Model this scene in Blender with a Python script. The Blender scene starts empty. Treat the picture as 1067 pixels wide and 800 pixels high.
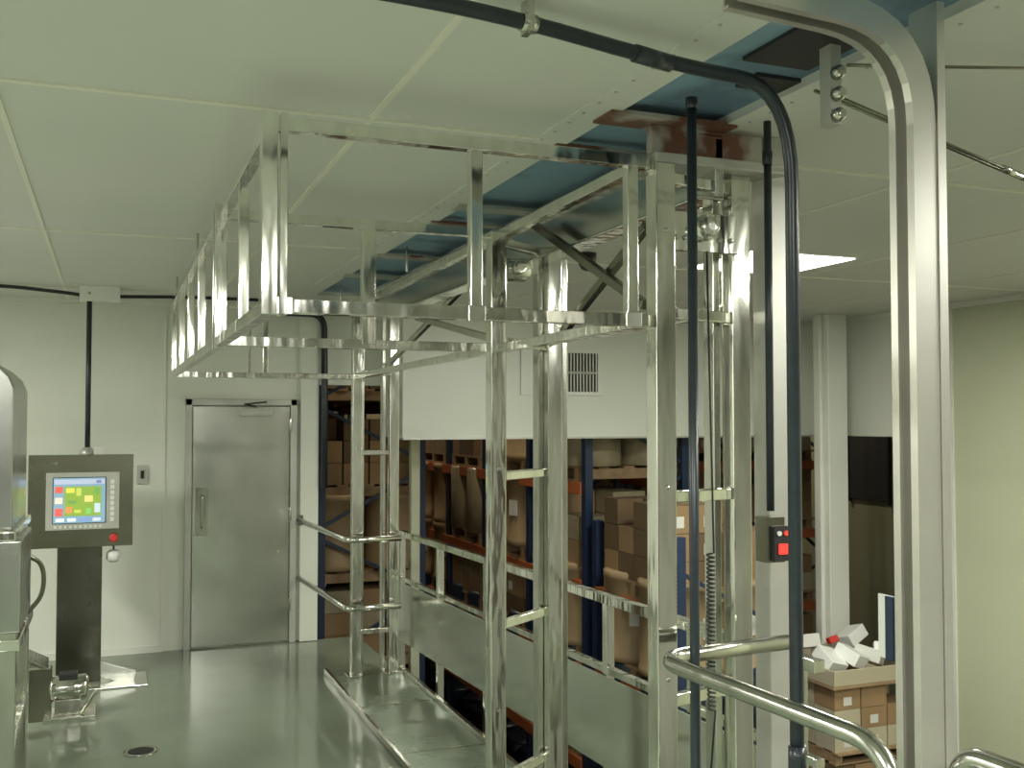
import bpy, bmesh, math, random
from mathutils import Vector, Matrix
random.seed(4)
S=bpy.context.scene
H=2.63   # ceiling height
# ---------------------------------------------------------------- materials
def mat(name,col,rough=.5,metal=0,noise=0,nscale=5,rvar=0,bump=0,emit=0,bscale=40,spec=.5,stretch=None,col2=None,thr=None):
    m=bpy.data.materials.new(name); m.use_nodes=True
    nt=m.node_tree; b=nt.nodes['Principled BSDF']
    b.inputs['Base Color'].default_value=(*col,1); b.inputs['Roughness'].default_value=rough
    b.inputs['Metallic'].default_value=metal; b.inputs['Specular IOR Level'].default_value=spec
    if emit:
        b.inputs['Emission Color'].default_value=(*col,1); b.inputs['Emission Strength'].default_value=emit
    tc=nt.nodes.new('ShaderNodeTexCoord'); mp=nt.nodes.new('ShaderNodeMapping')
    nt.links.new(tc.outputs['Object'],mp.inputs[0])
    if stretch: mp.inputs['Scale'].default_value=stretch
    n=nt.nodes.new('ShaderNodeTexNoise'); n.inputs['Scale'].default_value=nscale; n.inputs['Detail'].default_value=5
    nt.links.new(mp.outputs[0],n.inputs[0])
    if noise or col2:
        r=nt.nodes.new('ShaderNodeValToRGB')
        lo,hi=(thr if thr else (.3,.7))
        r.color_ramp.elements[0].position=lo; r.color_ramp.elements[1].position=hi
        c2=col2 if col2 else tuple(c*(1-noise) for c in col)
        r.color_ramp.elements[0].color=(*c2,1); r.color_ramp.elements[1].color=(*col,1)
        nt.links.new(n.outputs[0],r.inputs[0]); nt.links.new(r.outputs[0],b.inputs['Base Color'])
    if rvar:
        r=nt.nodes.new('ShaderNodeMapRange'); r.inputs[1].default_value=.3; r.inputs[2].default_value=.7
        r.inputs[3].default_value=max(0.03,rough-rvar); r.inputs[4].default_value=rough+rvar
        nt.links.new(n.outputs[0],r.inputs[0]); nt.links.new(r.outputs[0],b.inputs['Roughness'])
    if bump:
        n2=nt.nodes.new('ShaderNodeTexNoise'); n2.inputs['Scale'].default_value=bscale
        nt.links.new(mp.outputs[0],n2.inputs[0])
        bp=nt.nodes.new('ShaderNodeBump'); bp.inputs['Strength'].default_value=bump; bp.inputs['Distance'].default_value=.01
        nt.links.new(n2.outputs[0],bp.inputs['Height']); nt.links.new(bp.outputs[0],b.inputs['Normal'])
    return m
STEEL=mat('stainless_steel',(.86,.86,.79),.11,1,noise=.18,nscale=3,rvar=.04,bump=.45,bscale=2.2,stretch=(6,6,1.2))
STEELD=mat('stainless_dull',(.62,.62,.56),.18,1,noise=.15,nscale=3,rvar=.05,bump=.25,bscale=2,stretch=(6,6,1.2))
STEELB=mat('stainless_sheet',(.76,.77,.72),.20,1,noise=.05,nscale=3,rvar=.04,bump=.10,bscale=1.6)
STEELT=mat('track_steel',(.74,.72,.67),.33,.8,noise=.10,nscale=6,bump=.08,bscale=4)
STEELM=mat('stainless_machine',(.56,.57,.54),.25,1,noise=.05,nscale=3,rvar=.04,bump=.08,bscale=2)
STEELK=mat('stainless_cabinet',(.27,.27,.21),.24,1,noise=.10,nscale=3,rvar=.05,bump=.06,bscale=3)
POSTK=mat('pedestal_steel',(.17,.17,.14),.24,1,noise=.10,nscale=3,rvar=.05,bump=.05,bscale=3)
GALV=mat('galvanised_grey',(.58,.58,.53),.40,.5,noise=.12,nscale=8)
DARKP=mat('dark_slate_conduit',(.028,.038,.048),.3,0,noise=.3,nscale=20)
BLACK=mat('black_rubber',(.02,.02,.022),.5)
WALLM=mat('wall_panel_white',(.77,.79,.71),.35,0,noise=.06,nscale=1.6,bump=.03,bscale=3)
CEILM=mat('ceiling_panel',(.74,.75,.70),.5,0,noise=.06,nscale=.8)
SEAM=mat('ceiling_batten',(.86,.84,.74),.5)
RWALL=mat('right_wall_olive',(.57,.60,.42),.55,0,noise=.06,nscale=1)
BACKM=mat('back_wall_grey',(.45,.46,.41),.5,0,noise=.3,nscale=1.3)
LEFTM=mat('left_wall_grey',(.55,.56,.50),.5,0,noise=.3,nscale=1)
OLIVE=mat('warehouse_wall_olive',(.33,.34,.22),.7,0,noise=.1,nscale=1)
FLOORM=mat('epoxy_floor',(.24,.285,.215),.14,0,noise=.18,nscale=1.4,rvar=.07,bump=.12,bscale=5)
DECK=mat('deck_plate',(.28,.34,.26),.25,.2,noise=.15,nscale=3,rvar=.08,bump=.1,bscale=6)
CONC=mat('warehouse_concrete',(.07,.065,.05),.6,0,noise=.3,nscale=2)
BLUEC=mat('blue_painted_ceiling',(.24,.38,.50),.5,0,nscale=2.2,col2=(.13,.21,.30),thr=(.42,.50))
RUST=mat('rusty_plate',(.50,.47,.43),.5,.2,nscale=5,col2=(.20,.09,.06),thr=(.45,.55))
BLUE=mat('rack_blue',(.012,.028,.07),.45)
ORANGE=mat('rack_orange',(.42,.12,.04),.5)
WOOD=mat('pallet_wood',(.36,.24,.13),.7,0,noise=.35,nscale=12)
CARD=mat('cardboard',(.31,.20,.10),.8,0,noise=.2,nscale=3)
CARDL=mat('cardboard_light',(.46,.41,.29),.8,0,noise=.15,nscale=3)
CARD2=mat('cardboard_dark',(.14,.09,.045),.8,0,noise=.15,nscale=3)
FIB=mat('fibre_drum',(.34,.24,.13),.5,0,noise=.2,nscale=4)
WRAP=mat('shrink_wrap',(.36,.31,.20),.25,0,noise=.3,nscale=6,bump=.3,bscale=14)
BDRUM=mat('dark_drum',(.012,.02,.035),.35)
TAPE=mat('label_white',(.6,.6,.55),.6)
REDP=mat('red_plastic',(.6,.04,.03),.35)
REDL=mat('red_indicator',(.9,.05,.04),.35,emit=.8)
WHITEP=mat('white_plastic',(.78,.79,.75),.4)
LAMP=mat('lamp_diffuser',(1,.99,.86),.5,emit=9)
HOLE=mat('dark_recess',(.03,.03,.03),.7)
REFLDARK=mat('reflection_cabinet_dark',(.05,.055,.05),.4)  # for the added cabinets that darken reflections in the steel
CREAM=mat('flashing_cream',(.76,.77,.70),.45)
# ---------------------------------------------------------------- builder
class B:
    def __init__(s,name,bevel=0): s.n=name; s.bm=bmesh.new(); s.ms=[]; s.bev=bevel
    def mi(s,m):
        if m not in s.ms: s.ms.append(m)
        return s.ms.index(m)
    def hexa(s,pts,m):
        vs=[s.bm.verts.new(p) for p in pts]; k=s.mi(m)
        for f in ((0,3,2,1),(4,5,6,7),(0,1,5,4),(1,2,6,5),(2,3,7,6),(3,0,4,7)):
            s.bm.faces.new([vs[i] for i in f]).material_index=k
    def box(s,x0,x1,y0,y1,z0,z1,m):
        s.hexa([(x0,y0,z0),(x1,y0,z0),(x1,y1,z0),(x0,y1,z0),(x0,y0,z1),(x1,y0,z1),(x1,y1,z1),(x0,y1,z1)],m); return s
    def cbox(s,c,sz,m,rz=0,rx=0,ry=0):
        R=Matrix.Rotation(rz,3,'Z')@Matrix.Rotation(rx,3,'X')@Matrix.Rotation(ry,3,'Y'); c=Vector(c); a,b,d=[q/2 for q in sz]
        P=[(-a,-b,-d),(a,-b,-d),(a,b,-d),(-a,b,-d),(-a,-b,d),(a,-b,d),(a,b,d),(-a,b,d)]
        s.hexa([c+R@Vector(p) for p in P],m); return s
    def beam(s,p0,p1,w,h,m):
        p0=Vector(p0);p1=Vector(p1); t=(p1-p0).normalized()
        up=Vector((0,0,1)) if abs(t.z)<.95 else Vector((0,1,0))
        a=t.cross(up).normalized()*w/2; b=a.cross(t).normalized()*h/2
        s.hexa([p0-a-b,p0+a-b,p0+a+b,p0-a+b,p1-a-b,p1+a-b,p1+a+b,p1-a+b],m); return s
    def sweep(s,prof,path,m,bn=None,smooth=True,cap=True):
        path=[Vector(p) for p in path]; k=s.mi(m); rings=[]
        n=len(path); T=[]
        for i in range(n):
            a=path[max(0,i-1)]; b=path[min(n-1,i+1)]; T.append((b-a).normalized())
        if bn is None:
            u=Vector((0,0,1)) if abs(T[0].z)<.9 else Vector((1,0,0))
            B0=T[0].cross(u).normalized()
        else: B0=Vector(bn)
        for i in range(n):
            if bn is None: B0=(B0-T[i]*B0.dot(T[i])).normalized()
            N=T[i].cross(B0).normalized()
            rings.append([s.bm.verts.new(path[i]+B0*x+N*y) for x,y in prof])
        q=len(prof)
        for i in range(n-1):
            for j in range(q):
                f=s.bm.faces.new((rings[i][j],rings[i][(j+1)%q],rings[i+1][(j+1)%q],rings[i+1][j])); f.material_index=k; f.smooth=smooth
        if cap:
            for r in (rings[0],rings[-1]):
                try: s.bm.faces.new(r).material_index=k
                except: pass
        return s
    def tube(s,path,r,m,seg=12): return s.sweep([(r*math.cos(2*math.pi*i/seg),r*math.sin(2*math.pi*i/seg)) for i in range(seg)],path,m)
    def lathe(s,c,prof,m,seg=20,axis='Z'):
        k=s.mi(m); c=Vector(c); rings=[]
        for r,z in prof:
            R=[]
            for i in range(seg):
                a=2*math.pi*i/seg; x,y=r*math.cos(a),r*math.sin(a)
                p=(x,y,z) if axis=='Z' else ((x,z,y) if axis=='Y' else (z,x,y))
                R.append(s.bm.verts.new(c+Vector(p)))
            rings.append(R)
        for i in range(len(rings)-1):
            for j in range(seg):
                f=s.bm.faces.new((rings[i][j],rings[i][(j+1)%seg],rings[i+1][(j+1)%seg],rings[i+1][j])); f.material_index=k; f.smooth=True
        for r in (rings[0],rings[-1]): s.bm.faces.new(r).material_index=k
        return s
    def done(s,parent=None,loc=None):
        bmesh.ops.recalc_face_normals(s.bm,faces=s.bm.faces)
        me=bpy.data.meshes.new(s.n); s.bm.to_mesh(me); s.bm.free()
        for m in s.ms: me.materials.append(m)
        o=bpy.data.objects.new(s.n,me); S.collection.objects.link(o)
        if s.bev:
            md=o.modifiers.new('bevel','BEVEL'); md.width=s.bev; md.segments=3; md.limit_method='ANGLE'; md.angle_limit=math.radians(50)
        if parent: o.parent=parent
        if loc: o.location=loc
        return o
def empty(name):
    e=bpy.data.objects.new(name,None); S.collection.objects.link(e); return e
def arc(p,c,q,n=8):
    p,c,q=Vector(p),Vector(c),Vector(q)
    return [((1-t)**2)*p+2*t*(1-t)*c+t*t*q for t in [i/n for i in range(n+1)]]
def rpath(pts,r):
    pts=[Vector(p) for p in pts]; out=[pts[0]]
    for i in range(1,len(pts)-1):
        a=(pts[i-1]-pts[i]); b=(pts[i+1]-pts[i]); ra=min(r,a.length*.49); rb=min(r,b.length*.49)
        out+=arc(pts[i]+a.normalized()*ra,pts[i],pts[i]+b.normalized()*rb)
    return out+[pts[-1]]
# ---------------------------------------------------------------- room shell
YF=8.12; XL=-3.0; YB=-2.5; XR=6.0; YH=7.6; ZW=-3.0
B('floor').box(XL,1.36,YB,YF,-.25,0,FLOORM).box(1.36,1.88,YB,YF,-.25,-.005,FLOORM).done()
B('ground').box(XL-2,12,YB-1,17,ZW-.1,ZW,CONC).done()
c=B('ceiling'); sx0,sx1=1.34,1.70
c.box(XL,sx0,YB,YF,H,H+.1,CEILM).box(sx1,XR+.1,YB,YF,H,H+.1,CEILM)
c.box(sx0,sx1,YB,YF,H+.025,H+.1,BLUEC).box(sx0,sx1,7.2,YF,H+.002,H+.03,CEILM)
c.done()
c=B('trim_1')
for x in (-2.3,-1.3,-.3,.7): c.box(x-.009,x+.009,YB,YF,H-.004,H,SEAM)
for x in (2.75,3.95,5.1): c.box(x-.009,x+.009,YB,YH,H-.004,H,SEAM)
for y in (.65,2.9,5.16,7.4):
    c.box(XL,sx0-.1,y-.011,y+.011,H-.006,H,SEAM).box(sx1+.08,XR,y-.011,y+.011,H-.006,H,SEAM)
c.done()
c=B('trim_2')
c.box(sx0-.11,sx0+.005,YB,7.3,H-.004,H,CEILM).box(sx1-.005,sx1+.06,YB,7.3,H-.004,H,CEILM)
for i in range(60):
    y=1.2+i*.1
    c.lathe((sx0-.09,y,H-.007),[(.005,0),(.005,.004)],GALV,8).lathe((sx1+.045,y,H-.007),[(.005,0),(.005,.004)],GALV,8)
c.done()
c=B('trim_3')
for y,w,m in ((2.60,.12,RUST),(2.95,.06,RUST),(3.95,.10,GALV),(4.3,.05,RUST),(5.3,.10,RUST),(6.1,.12,GALV)):
    c.box(sx0-.03,sx1+.03,y-w/2,y+w/2,H-.012,H,m)
c.box(sx0+.12,sx1-.04,1.85,2.12,H+.015,H+.03,BLACK)
c.box(sx0+.22,sx1-.0,2.2,2.3,H+.015,H+.03,BLACK)
c.done()
# far wall
dx0,dx1,dz=.53,1.37,1.90
w=B('wall_far')
w.box(XL,1.52,YF,YF+.12,0,H,WALLM)
for x in (-1.6,-.75): w.box(x-.012,x+.012,YF-.004,YF,0,H,CREAM)
w.box(.37,.39,YF-.01,YF,0,H,CREAM)
w.done()
w=B('trim_4').box(1.40,1.54,YF-.05,YF,0,H,WALLM).box(XL,.38,YF-.02,YF,0,.05,CREAM).box(XL,1.4,YF-.03,YF,H-.03,H,CREAM).done()
w=B('wall_header')
w.box(1.52,2.1,YF,YF+.12,2.02,H,WALLM)
w.box(2.1,XR,YH,YH+.1,1.60,H,WALLM).box(2.1,2.2,YH+.1,YF+.12,1.6,H,WALLM)
w.box(2.1,XR,YH-.01,YH+.11,1.585,1.60,GALV)
w.done()
w=B('wall_right').box(XR,XR+.12,YB,6.0,ZW,H,RWALL).box(XR,XR+.12,6.0,YH+.1,1.6,H,WALLM)
w.box(XR-.03,XR,YB,YH,H-.04,H,CREAM).box(XR-.012,XR,5.97,6.0,ZW,H,CREAM).done()
B('wall_left').box(XL-.1,XL,YB,YF,0,H,LEFTM).done()
B('wall_back').box(XL,XR,YB-.1,YB,ZW,H,BACKM).done()
for i,(x_,w_) in enumerate(((-2.6,.7),(-1.2,.9),(.1,.5),(1.0,.7))):  # unseen cabinets behind the camera, added so the steel reflects dark strips
    b=B('added_reflection_cabinet',.01).box(x_,x_+w_,YB+.005,YB+.5,0.08,1.95,REFLDARK)
    b.box(x_+.03,x_+w_/2-.005,YB+.5,YB+.515,.12,1.9,REFLDARK).box(x_+w_/2+.005,x_+w_-.03,YB+.5,YB+.515,.12,1.9,REFLDARK)
    b.box(x_+w_/2-.04,x_+w_/2-.025,YB+.515,YB+.54,.9,1.1,GALV).box(x_+w_/2+.025,x_+w_/2+.04,YB+.515,YB+.54,.9,1.1,GALV)
    b.box(x_+.02,x_+w_-.02,YB+.03,YB+.45,0,.08,BLACK).done()
B('wall_warehouse').box(XL-2,12,16,16.1,ZW,5,OLIVE).box(9.0,9.1,YB,16,ZW,5,OLIVE).box(-4,-3.9,YF,16,ZW,5,OLIVE).done()
B('ceiling_warehouse').box(-4,9,YF+.13,16,4.4,4.5,OLIVE).done()
B('wall_soffit').box(-3,1.35,YF+.22,YF+.3,ZW,4.4,OLIVE).done()
B('window_1').box(8.96,8.99,10.0,10.69,.72,1.52,HOLE).box(8.95,8.99,9.96,10.0,.68,1.56,BLACK).box(8.95,8.99,10.69,10.73,.68,1.56,BLACK).done()
# door
d=B('door_1',.004); YD=YF-.001; YL=YF-.03
d.box(dx0,dx0+.05,YF-.055,YD,0,dz,GALV).box(dx1-.05,dx1,YF-.055,YD,0,dz,GALV).box(dx0,dx1,YF-.055,YD,dz-.05,dz,GALV)
d.box(dx0+.055,dx1-.055,YL,YD,.012,dz-.055,STEELB)
d.box(dx0+.08,dx0+.17,YL-.008,YL,.86,1.22,STEELD).tube(rpath([(dx0+.125,YL,.92),(dx0+.125,YL-.05,.92),(dx0+.125,YL-.05,1.16),(dx0+.125,YL,1.16)],.02),.009,STEELD)
d.box(.93,1.17,YL-.07,YL-.001,dz-.13,dz-.075,GALV).beam((1.05,YL-.06,dz-.06),(.95,YL-.16,dz-.04),.02,.01,BLACK).beam((.95,YL-.16,dz-.04),(1.13,YL-.03,dz-.02),.02,.01,BLACK)
for z in (.3,1.0,1.7): d.tube([(dx1-.05,YF-.06,z-.05),(dx1-.05,YF-.06,z+.05)],.009,STEELD)
d.done()
s=B('light_switch',.003).box(.19,.265,YF-.02,YF,1.26,1.40,GALV).box(.215,.24,YF-.03,YF-.02,1.3,1.36,BLACK).done()
# deck strip / kerb
d=B('deck_strip',.003).box(1.39,1.86,2.53,6.95,-.005,.03,DECK)
for y in (3.3,4.2,5.1,6.0): d.box(1.40,1.85,y-.006,y+.006,.03,.034,STEELD)
d.box(1.375,1.395,2.53,6.95,-.005,.05,STEELD).box(1.86,1.885,2.53,6.95,-.25,.06,STEELD)
d.done()
B('floor_drain').lathe((.17,5.73,.0),[(.085,0),(.085,.006),(.07,.006),(.065,.002)],STEELD,24).lathe((.17,5.73,.004),[(.064,0),(.064,.001)],HOLE,20).done()
# ---------------------------------------------------------------- lift structure
L=empty('lift_frame')
def bolts(b,x,y,zs,w=.04):
    for z in zs: b.lathe((x,y-w,z),[(.007,-.005),(.007,.002)],STEELD,8,'Y')
W=.064
PF=[(1.50,2.60),(1.435,3.80),(1.545,6.75)]
PR=[(1.80,2.66),(1.77,4.0),(1.80,6.75)]
b=B('lift_posts',.010)
for (x,y),t in zip(PF,[2.50,2.5,2.45]):
    b.box(x-W/2,x+W/2,y-W/2,y+W/2,.03,t,STEEL); b.box(x-.06,x+.06,y-.06,y+.06,.03,.042,STEELD)
    bolts(b,x,y,(.6,1.0,1.55,2.3),W/2)
for (x,y),t in zip(PR,(2.5,2.5,2.5)):
    b.box(x-W/2,x+W/2,y-W/2,y+W/2,.03,t,STEEL); b.box(x-.06,x+.06,y-.06,y+.06,.03,.042,STEELD)
b.done(L)
b=B('guide_strips',.003)
for (x,y) in ((1.48,3.86),(1.59,6.8),(1.74,6.8),(1.725,4.05),(1.84,4.05),(1.55,2.66),(1.75,2.72)):
    b.box(x-.012,x+.012,y-.03,y+.03,.03,2.45,STEELD)
b.done(L)
b=B('lift_rungs',.004)
for (x,y),(x2,y2) in zip(PF,PR):
    for z in (.32,.93,1.52,2.06,2.46): b.beam((x+W/2,y,z),(x2-W/2,y2,z),.03,.035,STEEL)
b.done(L)
b=B('grey_support_post',.004).box(1.89,1.97,2.62,2.70,-.25,H,GALV).done(L)
b=B('lift_top_beams',.004)
b.box(1.69,1.72,2.6,7.0,2.42,2.60,STEELB).box(1.63,1.72,2.6,7.0,2.41,2.42,STEEL).box(1.63,1.72,2.6,7.0,2.60,2.61,STEEL)
b.beam((PR[0][0],2.66,2.09),(PR[1][0],4.0,2.09),.04,.04,STEEL).beam((PR[1][0],4.0,2.09),(PR[2][0],6.75,2.09),.04,.04,STEEL)
b.beam((1.62,3.85,2.556),(1.62,2.91,2.12),.028,.032,STEELK).beam((1.65,2.95,2.39),(1.65,3.62,2.09),.028,.032,STEELK)
b.beam((1.75,6.87,2.08),(1.75,5.0,2.48),.03,.035,STEELD).beam((1.72,5.9,2.36),(1.72,4.5,2.12),.03,.035,STEELD)
b.box(1.47,1.93,2.57,2.70,2.50,2.53,GALV).box(1.47,1.86,2.60,2.63,2.53,2.618,RUST)
for y in (2.72,3.9,5.3,6.7): b.box(1.68,1.71,y-.02,y+.02,2.58,H,STEELD)
b.done(L)
b=B('bearing_plate',.003).box(1.53,1.78,2.61,2.625,2.25,2.37,STEEL)
b.lathe((1.65,2.61,2.32),[(.035,0),(.04,-.02),(.028,-.03),(.028,-.05),(.012,-.055)],STEELB,20,'Y')
for x in (1.56,1.59,1.71,1.75): b.lathe((x,2.61,2.29),[(.008,0),(.008,-.01)],STEELD,8,'Y')
b.done(L)
b=B('gear_motor',.004).lathe((1.58,3.98,2.38),[(.04,-.10),(.05,-.08),(.05,.05),(.04,.07)],STEELB,20,'X').box(1.56,1.63,3.94,4.02,2.35,2.42,STEELB).lathe((1.58,3.93,2.38),[(.016,-.04),(.028,-.04),(.028,.02)],STEEL,16,'Y').done(L)
# overhead cage
t0,t1=2.035,2.50; X0,X1=.375,1.45; Y0,Y1=2.60,6.85
b=B('overhead_cage',.006)
w=.036
def rx(y): return X1+ (y-Y0)/(Y1-Y0)*.09
for z in (t0,t1):
    b.beam((X0,Y0,z),(X0,Y1,z),w,w,STEEL)
    b.beam((rx(Y0),Y0,z),(rx(Y1),Y1,z),w,w,STEEL)
    for y in (Y0,3.84,Y1): b.beam((X0,y,z),(rx(y),y,z),w,w,STEEL)
for y in (3.2,4.75,5.4,6.1,Y1): b.beam((X0,y,t0),(X0,y,t1),.032,.032,STEEL)
b.box(X0-.03,X0+.010,Y0-.03,Y0+.02,t0-.025,t1+.025,STEEL).box(X0+.015,X0+.035,Y0-.03,Y0+.02,t0-.025,t1+.025,STEEL)
b.box(X0-.03,X0+.012,3.79,3.83,t0-.03,t1+.03,STEEL).box(X0-.03,X0+.012,3.87,3.91,t0-.03,t1+.03,STEEL)
for x in (.92,1.40): b.beam((x,Y0,t0),(x,Y0,t1),.034,.034,STEEL)
b.beam((.92,3.84,t0),(.92,3.84,t1),.05,.05,STEEL)
b.beam((.95,Y1,t0),(.95,Y1,t1),.034,.034,STEEL)
b.beam((.85,Y1,t0),(.85,Y1,t1),.02,.02,STEELD)
for x in (.40,.92,1.40): b.box(x-.025,x+.025,Y0-.022,Y0-.018,t0-.022,t0+.022,STEELB)
for y in (5.0,6.6):
    b.tube([(X0,y,t1),(X0,y,H)],.006,STEELD,8); b.tube([(1.4,y,t1),(1.4,y,H)],.006,STEELD,8)
b.done(L)
# ---------------------------------------------------------------- railings
r=B('guard_rail')
for z in (.95,.5): r.tube(rpath([(1.39,YF-.06,z),(1.46,6.62,z),(1.82,6.62,z)],.06),.02,STEEL)
r.box(1.385,1.42,YF-.06,YF-.052,.91,.99,STEELD)
r.done()
r=B('guard_rail',.003)
def RX(y): return 2.12-(y-3.0)*.055
r.beam((RX(6.9),6.9,.95),(RX(2.7),2.7,.95),.045,.04,STEEL)
for y in (6.9,6.15,5.4,4.75,4.05,3.4,2.8): r.beam((RX(y),y,-.2),(RX(y),y,.95),.04,.04,STEEL)
r.hexa([(RX(6.85)-.03,6.85,.22),(RX(6.85)-.025,6.85,.22),(RX(2.8)-.025,2.8,.22),(RX(2.8)-.03,2.8,.22),(RX(6.85)-.03,6.85,.62),(RX(6.85)-.025,6.85,.62),(RX(2.8)-.025,2.8,.62),(RX(2.8)-.03,2.8,.62)],STEELB)
r.beam((RX(6.9),6.9,.64),(RX(2.7),2.7,.64),.035,.03,STEEL)
for y in (6.5,4.7,3.2): r.box(1.89,RX(y),y-.03,y+.03,-.2,-.14,STEELD)
r.done()
r=B('pipe_handrail').tube(rpath([(1.84,2.47,1.10),(1.385,2.43,1.10),(1.44,1.60,1.10),(1.44,1.56,-.005)],.11),.022,STEELD,18)
r.lathe((1.44,1.56,-.005),[(.05,0),(.05,.01)],STEELD).done()
r=B('pipe_handrail').tube(rpath([(1.545,1.54,-.005),(1.545,1.54,1.10),(1.60,.5,1.10),(1.6,-.6,1.10),(1.6,-.6,-.005)],.07),.022,STEELD,18).done()
# ---------------------------------------------------------------- overhead-door track
a_=.036
prof=[(-a_,-.03),(a_,-.03),(a_,.03),(.016,.03),(.016,.024),(a_-.006,.024),(a_-.006,-.024),(-a_+.006,-.024),(-a_+.006,.024),(-.016,.024),(-.016,.03),(-a_,.03)]
b=B('door_track')
path=[(1.575,1.67,-.005)]+rpath([(1.575,1.67,.05),(1.575,1.67,2.575),(1.13,1.67,2.595)],.21)[1:]
b.sweep(prof,path,STEELT,bn=(0,1,0),smooth=False)
b.box(1.607,1.628,1.63,1.71,-.005,H,STEELT)
b.box(1.53,1.66,1.63,1.74,-.005,.01,STEELD)
b.done()
b=B('wall_sign',.002).box(1.60,1.605,1.76,1.82,1.22,1.36,WHITEP).box(1.592,1.598,1.765,1.79,1.22,1.36,BLUE).done()
# ---------------------------------------------------------------- conduits
b=B('cable_conduit').tube(rpath([(-.4,1.93,2.60),(.7,1.93,2.59),(1.2,2.0,2.56),(1.515,2.0,2.55),(1.515,2.0,-.005)],.24),.0165,DARKP,16)
for z in (.95,): b.tube([(1.515,2,z-.03),(1.515,2,z+.03)],.021,DARKP,16)
b.tube([(1.08,1.983,2.567),(1.18,1.997,2.561)],.020,DARKP,16)
b.box(.80,.815,1.93,1.97,2.56,H,STEELD).tube([(.79,1.945,2.583),(.825,1.95,2.582)],.02,STEELD).done()
b=B('standpipe').tube([(1.457,2.355,-.005),(1.457,2.355,2.62)],.0135,DARKP,14).tube([(1.457,2.355,2.59),(1.457,2.355,2.62)],.017,DARKP,14).done()
b=B('pendant_conduit').tube([(1.80,2.49,1.48),(1.80,2.49,H)],.0115,DARKP,12).tube([(1.80,2.49,2.5),(1.80,2.49,2.54)],.015,DARKP)
b.cbox((1.79,2.48,1.40),(.062,.055,.13),STEELK).cbox((1.80,2.448,1.39),(.048,.02,.1),BLACK)
b.cbox((1.805,2.436,1.375),(.032,.006,.03),REDL).lathe((1.79,2.44,1.42),[(.007,0),(.007,-.008)],WHITEP,10,'Y').lathe((1.815,2.44,1.42),[(.007,0),(.007,-.008)],REDL,10,'Y').done()
b=B('coil_cord'); pts=[]
for i in range(36*8):
    a=i/8*2*math.pi; pts.append((1.62+.011*math.cos(a),2.53+.011*math.sin(a),1.48-.45*i/288-.12))
b.tube([(1.62,2.54,2.24)]+pts+[(1.62,2.54,.7)],.003,BLACK,6).done()
b=B('stay_cable')
for dz_,dy in ((0,0),(.02,.05)):
    b.tube([(1.57,1.93+dy,2.52+dz_),(5.99,3.60+dy,2.46+dz_)],.0045,STEELK,8)
b.tube([(1.60,1.9,2.58),(2.3,1.75,2.61)],.004,STEELK,8)
b.tube([(2.50,2.28,2.507),(2.62,2.325,2.505)],.011,STEELD,10)
b.box(1.56,1.59,1.91,1.95,2.44,H-.001,GALV)
for z in (2.46,2.51,2.56): b.lathe((1.575,1.91,z),[(.017,0),(.017,-.015),(.010,-.025)],STEELD,14,'Y')
b.done()
# ---------------------------------------------------------------- ceiling fittings
def troffer(x,y,sx,sy,power,z=H,name='ceiling_light'):
    o=B(name).box(x-sx/2-.03,x+sx/2+.03,y-sy/2-.03,y+sy/2+.03,z-.012,z-.001,WHITEP).box(x-sx/2,x+sx/2,y-sy/2,y+sy/2,z-.016,z-.012,LAMP).done()
    l=bpy.data.lights.new('lamp','AREA'); l.shape='RECTANGLE'; l.size=sx; l.size_y=sy; l.energy=power; l.color=(1,.995,.90)
    lo=bpy.data.objects.new('lamp',l); S.collection.objects.link(lo); lo.location=(x,y,z-.03); lo.parent=o
troffer(3.42,4.72,.66,.62,70)
troffer(-1.1,.9,.35,1.2,75)  # this and next two: out of view, added instead of a camera flash
troffer(.5,-.9,.9,.4,130)
troffer(3.5,.8,.4,1.2,90)
troffer(-2.2,5.0,.4,1.2,115)  # out of view, added to even out the room light
troffer(4.6,2.6,.4,.9,60)  # another unseen lamp, added to brighten the right side
B('dome_camera').lathe((2.35,4.85,H),[(.05,0),(.05,-.03),(.045,-.06),(.03,-.085),(.01,-.095)],BLACK,20).done()
B('sprinkler_head').lathe((4.6,4.9,H),[(.03,0),(.03,-.01),(.01,-.015),(.01,-.05),(.02,-.055)],STEELD,12).done()
b=B('air_vent',.003).box(3.08,3.80,YH-.02,YH,1.94,2.32,WHITEP).box(3.30,3.77,YH-.022,YH-.02,1.97,2.29,HOLE)
for i in range(16):
    x=3.31+i*.029; b.box(x,x+.011,YH-.034,YH-.022,1.97,2.29,GALV)
b.box(3.3,3.77,YH-.034,YH-.022,2.12,2.135,GALV)
b.done()
# ---------------------------------------------------------------- building columns
B('column',.01).box(5.60,5.80,6.93,7.13,ZW,H,WALLM).box(5.56,5.60,6.99,7.07,ZW,H,WALLM).done()
B('column',.01).box(2.37,2.45,8.3,8.38,ZW,1.7,mat('column_cream',(.45,.46,.34),.5)).done()
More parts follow.
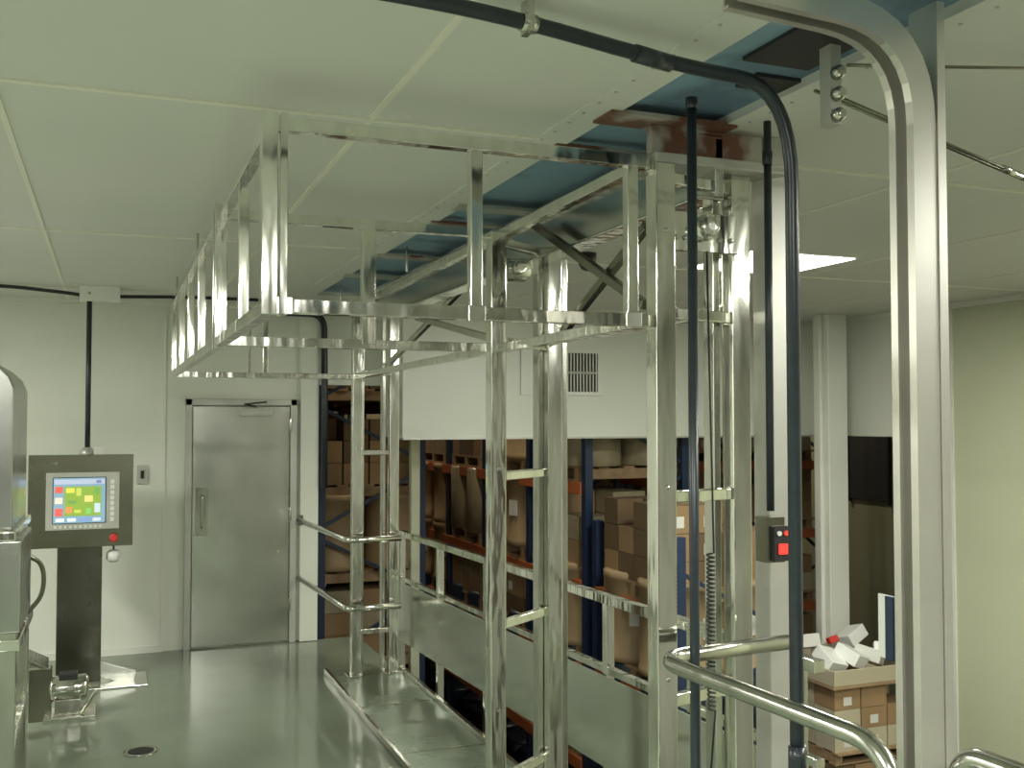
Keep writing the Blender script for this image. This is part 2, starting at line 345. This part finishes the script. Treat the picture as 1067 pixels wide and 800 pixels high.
# ---------------------------------------------------------------- control panel
E=empty('control_panel')
b=B('cabinet',.008); x=-.17;y=7.3
b.box(x-.30,x+.30,y-.11,y+.11,.93,1.50,STEELK).box(x-.315,x+.315,y-.125,y-.11,.915,1.515,STEELK)
b.box(x-.21,x+.23,y-.135,y-.125,1.03,1.40,GALV)
b.box(x-.17,x+.15,y-.139,y-.135,1.07,1.37,HOLE)
b.done(E)
b=B('screen'); yy=y-.141
def scr(a0,a1,z0,z1,col,e=.7):
    m=mat('screen_ui',col,.3,emit=e); b.box(x+a0,x+a1,yy-.001,yy+.001,z0,z1,m)
scr(-.165,.145,1.075,1.365,(.22,.36,.48),.6)
yy-=.002
scr(-.10,.12,1.12,1.31,(.24,.37,.06)); scr(-.16,.14,1.325,1.355,(.45,.5,.65),.6)
yy-=.002
for q in ((-.155,-.11,1.27,1.31,(.7,.12,.08)),(-.155,-.11,1.20,1.24,(.7,.6,.5)),(-.155,-.11,1.12,1.17,(.75,.12,.1)),(-.09,-.04,1.27,1.30,(.65,.62,.1)),
          (-.03,.0,1.25,1.3,(.5,.55,.12)),(.02,.07,1.21,1.25,(.7,.6,.22)),(.08,.11,1.26,1.3,(.15,.35,.1)),(-.09,-.055,1.14,1.18,(.7,.25,.1)),(-.04,.0,1.14,1.16,(.5,.55,.1)),
          (.03,.06,1.13,1.17,(.2,.5,.15)),(-.08,-.03,1.20,1.22,(.15,.3,.1)),(.08,.115,1.14,1.2,(.5,.6,.7)),(-.15,-.10,1.085,1.105,(.7,.75,.75)),(-.08,-.03,1.085,1.105,(.7,.75,.75)),(-.01,.05,1.085,1.105,(.2,.3,.6)),(.07,.12,1.085,1.105,(.6,.6,.7)),(.09,.12,1.33,1.35,(.2,.2,.4))): scr(*q,.7)
b.done(E)
b=B('panel_buttons')
for i in range(8): b.box(x+.175,x+.2,y-.14,y-.135,1.08+i*.035,1.105+i*.035,WHITEP)
for i in range(10): b.box(x-.16+i*.03,x-.145+i*.03,y-.14,y-.135,1.042,1.058,WHITEP)
b.lathe((x+.2,y-.125,.97),[(.025,0),(.028,-.03),(.018,-.045)],REDP,16,'Y')
b.tube(rpath([(x+.2,y-.02,.93),(x+.2,y-.04,.88),(x+.2,y-.04,.86)],.03),.006,BLACK,8).lathe((x+.2,y-.04,.80),[(.025,0),(.045,.02),(.045,.06),(.025,.08)],WHITEP,16)
b.lathe((x-.15,y-.125,1.46),[(.01,0),(.012,-.01)],STEEL,8,'Y')
b.done(E)
b=B('pedestal',.006).box(x-.14,x+.13,y-.10,y+.1,.012,.93,POSTK).box(x-.2,x+.42,y-.18,y+.18,0,.012,STEELB)
b.beam((x+.10,y,.10),(x+.34,y,.02),.02,.1,STEELB).done(E)
b=B('panel_conduit').tube([(x+.03,y,1.5),(x+.03,y,H-.09)],.017,DARKP).lathe((x+.03,y,1.5),[(.05,0),(.05,.03),(.025,.06)],GALV).box(x+.07,x+.13,y-.03,y+.03,1.5,1.56,WHITEP).done(E)
b=B('junction_box',.004).box(x-.03,x+.22,y-.06,y+.06,H-.1,H,WHITEP).lathe((x+.03,y-.06,H-.05),[(.01,0),(.01,-.006)],STEELD,8,'Y').done(E)
b=B('ceiling_cable').tube(rpath([(-1.6,7.25,H-.03),(-.6,7.32,H-.02),(-.25,7.31,H-.05),(x-.02,y,H-.06)],.1),.012,BLACK).tube(rpath([(x+.21,y,H-.06),(.5,7.5,H-.02),(1.0,7.5,H-.02),(1.30,7.45,H-.04),(1.42,7.3,2.5),(1.42,7.3,2.03)],.12),.012,BLACK).done(E)
b=B('wall_conduit').tube(rpath([(1.0,8.03,2.58),(1.57,8.03,2.58),(1.58,8.03,2.0),(1.58,8.03,1.2)],.12),.026,DARKP).box(1.38,1.6,7.99,8.06,2.61,2.625,STEELD).done()
# ---------------------------------------------------------------- machine at left
b=B('filling_machine',.008)
mx=-.34
prof=[(0,1.28),(0,1.88),(-.02,1.93),(-.06,1.97),(-.14,2.02),(-.35,2.08),(-.7,2.08),(-.9,2.0),(-.9,1.28)]
NP=len(prof)
k=b.mi(STEELM); A=[b.bm.verts.new((mx-.04+q[0],4.75,q[1])) for q in prof]; C=[b.bm.verts.new((mx-.04+q[0],5.5,q[1])) for q in prof]
b.bm.faces.new(A).material_index=k; b.bm.faces.new(C).material_index=k
for i in range(NP): b.bm.faces.new((A[i],A[(i+1)%NP],C[(i+1)%NP],C[i])).material_index=k
b.box(mx-1.0,mx-.02,4.7,5.55,1.24,1.28,STEEL)
b.box(mx-1.0,mx,4.7,5.3,.86,1.24,STEELM)
b.box(mx-.95,mx+.0,4.72,5.5,.78,.83,STEEL)
for (px,py) in ((mx-.05,4.76),(mx-.05,5.44),(mx-.9,4.76),(mx-.9,5.44)):
    b.box(px-.035,px+.035,py-.035,py+.035,.03,.86,STEELD).lathe((px,py,0),[(.05,0),(.05,.012),(.015,.03)],STEELD)
b.beam((mx-.05,4.76,.35),(mx-.05,5.44,.35),.04,.04,STEEL).beam((mx-.9,4.76,.35),(mx-.05,4.76,.35),.04,.04,STEEL)
b.beam((mx-.05,5.44,.62),(-.32,6.2,.40),.04,.06,STEELD).beam((mx-.25,5.44,.62),(-.5,6.2,.40),.04,.06,STEELD)
for i in range(6):
    t=i/5; b.tube([(mx-.05+.03*t,5.5+.7*t,.62-.22*t),(mx-.26+.10*t,5.5+.7*t,.62-.22*t)],.02,STEELB,10)
b.box(-.52,-.44,6.12,6.2,0,.42,STEELD)
b.tube(rpath([(mx-.02,5.35,1.1),(mx+.05,5.4,1.05),(mx+.05,5.4,.9),(mx-.02,5.4,.82)],.08),.011,STEELK)
b.done()
b=B('drive_motor',.004).box(-.34,-.06,6.42,6.68,0,.03,STEEL).box(-.28,-.14,6.47,6.63,.03,.12,STEELD)
b.lathe((-.2,6.55,.17),[(.05,-.12),(.075,-.10),(.075,.08),(.055,.1),(.02,.1),(.02,.16)],STEEL,20,'X')
b.box(-.26,-.16,6.5,6.6,.22,.26,BLACK).tube([(-.14,6.5,.03),(-.06,6.44,.16)],.012,STEEL)
b.box(-.42,-.3,6.5,6.6,0,.30,STEELK).done()
# ---------------------------------------------------------------- warehouse
def mk(b): 
    me=b.done(); m=me.data; bpy.data.objects.remove(me); return m
fd=mk(B('fibre_drum_mesh').lathe((0,0,0),[(.27,0),(.285,.01),(.285,.06),(.275,.07),(.275,.64),(.29,.65),(.29,.70),(.27,.71),(.02,.69)],FIB,24).box(-.06,.06,-.285,-.27,.3,.45,TAPE))
wd=mk(B('wrapped_drum_mesh').lathe((0,0,0),[(.27,0),(.285,.01),(.28,.35),(.285,.68),(.27,.71),(.02,.70)],WRAP,24))
bd=mk(B('dark_drum_mesh').lathe((0,0,0),[(.27,0),(.285,.03),(.28,.28),(.292,.3),(.28,.32),(.28,.55),(.292,.57),(.28,.6),(.27,.83),(.25,.86),(.02,.84)],BDRUM,24))
pal=B('pallet_mesh')
for yy_ in (-.5,-.25,0,.25,.45): pal.box(-.5,.5,yy_-.05,yy_+.05,.11,.13,WOOD)
for xx in (-.45,0,.45): pal.box(xx-.04,xx+.04,-.5,.5,.02,.11,WOOD)
pal.box(-.5,.5,-.5,-.4,0,.02,WOOD).box(-.5,.5,.4,.5,0,.02,WOOD)
pal=mk(pal)
def cartons(m1,m2,h=2,n=3):
    b=B('cartons_mesh',0); hh=.62/h*1.0; st=1.0/n
    for k_ in range(h):
        for i in range(n):
            for j in range(n):
                if k_==h-1 and random.random()<.2: continue
                m_=m1 if random.random()<.6 else m2
                g=st/2-.008; x_=-.5+st*(i+.5); y_=-.5+st*(j+.5)
                b.box(x_-g,x_+g,y_-g,y_+g,k_*hh,k_*hh+hh-.005,m_)
                if random.random()<.35: b.box(x_-g-.003,x_-g,y_-.04,y_+.04,k_*hh+.04,k_*hh+hh*.6,TAPE)
                if random.random()<.35: b.box(x_-.05,x_+.05,y_-g-.003,y_-g,k_*hh+.04,k_*hh+hh*.6,TAPE)
    return mk(b)
ctn=[cartons(CARD,CARD2,3,4),cartons(CARD2,CARD,3,4),cartons(CARD,WRAP,3,3),cartons(CARDL,CARD,3,3)]
def put(me,name,loc,par,rz=0,sc=1):
    o=bpy.data.objects.new(name,me); S.collection.objects.link(o); o.location=loc; o.rotation_euler[2]=rz; o.parent=par; o.scale=(sc,)*3; return o
def rack(orig,rz,nb,bay,depth,levels,ztop,kinds,low='b'):
    e=empty('pallet_rack'); e.location=orig; e.rotation_euler[2]=rz
    b=B('rack_frame')
    zz=ztop-ZW
    for i in range(nb+1):
        for y_ in (0,depth):
            b.box(i*bay-.04,i*bay+.04,y_-.035,y_+.035,0,zz,BLUE)
        n=int(zz/.6)
        for k_ in range(n):
            z0=.15+k_*.6; b.beam((i*bay,0 if k_%2 else depth,z0),(i*bay,depth if k_%2 else 0,min(z0+.5,zz)),.03,.03,BLUE)
    for lv in levels:
        z=lv-ZW
        for y_ in (-.02,depth+.02): b.box(.04,nb*bay-.04,y_-.03,y_+.03,z-.10,z,ORANGE)
    b.done(e)
    for li,lv in enumerate(levels+[ZW]):
        z=lv-ZW
        for i in range(nb):
            cx=(i+.5)*bay
            kd=kinds[(i+li*2)%len(kinds)] if lv>-.8 else low
            put(pal,'pallet',(cx,depth/2,z),e)
            if kd in('f','w','b'):
                me={'f':fd,'w':wd,'b':bd}[kd]
                for a in (-.285,.285):
                    for c_ in (-.285,.285): put(me,'drum',(cx+a,depth/2+c_,z+.13),e,random.random()*6)
            else: put(ctn[int(kd)],'cartons',(cx,depth/2,z+.13),e,random.choice((0,math.pi/2,math.pi)))
    return e
rack((4.75,6.35,ZW),math.pi/2,1,1.3,.95,[-1.15,-.3,.36],.9,['f','0','f'])
rack((4.75,7.85,ZW),math.pi/2,5,1.25,.95,[-1.15,-.35,.36,1.2],2.6,['f','w','f','0','2'])
rack((2.75,9.3,ZW),math.pi/2,5,1.2,.95,[-1.5,-.6,.2,1.0,1.9],3,['0','1','2','0','f'],'1')
rack((5.3,9.9,ZW),0,2,1.3,1.0,[-1.3,-.4,.45,1.25],2.8,['0','1','2','3'],'1')
rack((3.2,14.3,ZW),0,4,1.3,1.0,[-1.3,-.4,.5,1.4],2.8,['0','3','2','1'],'1')
# stack of goods by the right wall
e=empty('carton_stack'); cx,cy=5.30,6.44; sc=.73; st=.76*sc
for k_ in range(5): 
    put(pal,'pallet',(cx,cy,ZW+k_*st),e,0,sc); put(ctn[3 if k_==4 else 1],'cartons',(cx,cy,ZW+.13*sc+k_*st),e,0,sc)
b=B('open_tray'); zt=ZW+5*st
x0,x1,y0,y1=cx-.40,cx+.38,cy-.40,cy+.38
b.box(x0,x1,y0,y1,zt,zt+.025,WOOD)
for q in ((x0,x1,y0,y0+.012),(x0,x1,y1-.012,y1),(x0,x0+.012,y0,y1),(x1-.012,x1,y0,y1),(cx-.006,cx+.006,y0,y1)): b.box(*q,zt+.025,zt+.14,CARDL)
for i,(ax,ay,az,mm) in enumerate(((-.27,-.2,.17,WHITEP),(-.09,-.22,.19,WHITEP),(.1,-.2,.18,TAPE),(.27,-.2,.20,WHITEP),(-.25,.12,.24,TAPE),(.0,.1,.24,REDP),(.22,.15,.24,WHITEP))):
    b.cbox((cx+ax,cy+ay,zt+az),(.17,.2,.10) if mm!=REDP else (.06,.08,.05),mm,rz=.3*i,rx=.5-.15*i,ry=.3)
b.bev=.03
b.done(e)
def hibay(x,y,z,p,top):
    b=B('high_bay_lamp').lathe((x,y,z),[(.2,0),(.19,.05),(.08,.25),(.05,.3)],GALV).lathe((x,y,z-.01),[(.18,0),(.18,.008)],LAMP).tube([(x,y,z+.28),(x,y,top-.01)],.01,STEELD)
    o=b.done(); l=bpy.data.lights.new('bulb','AREA'); l.shape='DISK'; l.size=.35; l.energy=p; l.color=(1,.87,.64)
    lo=bpy.data.objects.new('bulb',l); S.collection.objects.link(lo); lo.location=(x,y,z-.03); lo.parent=o
hibay(3.2,8.9,3.7,34,4.4); hibay(7.4,11.9,3.7,45,4.4); hibay(3.3,13.3,3.7,36,4.4)
# ---------------------------------------------------------------- world + camera
w=bpy.data.worlds.new('world'); S.world=w; w.use_nodes=True
w.node_tree.nodes['Background'].inputs[0].default_value=(.8,.85,.8,1); w.node_tree.nodes['Background'].inputs[1].default_value=.05
cam=bpy.data.cameras.new('camera'); co=bpy.data.objects.new('camera',cam); S.collection.objects.link(co)
co.location=(0,0,1.75); co.rotation_euler=(math.radians(91.95),0,math.radians(-21.6)); cam.sensor_width=36; cam.lens=35.63; cam.clip_start=.02
S.camera=co
S.view_settings.view_transform='Standard'
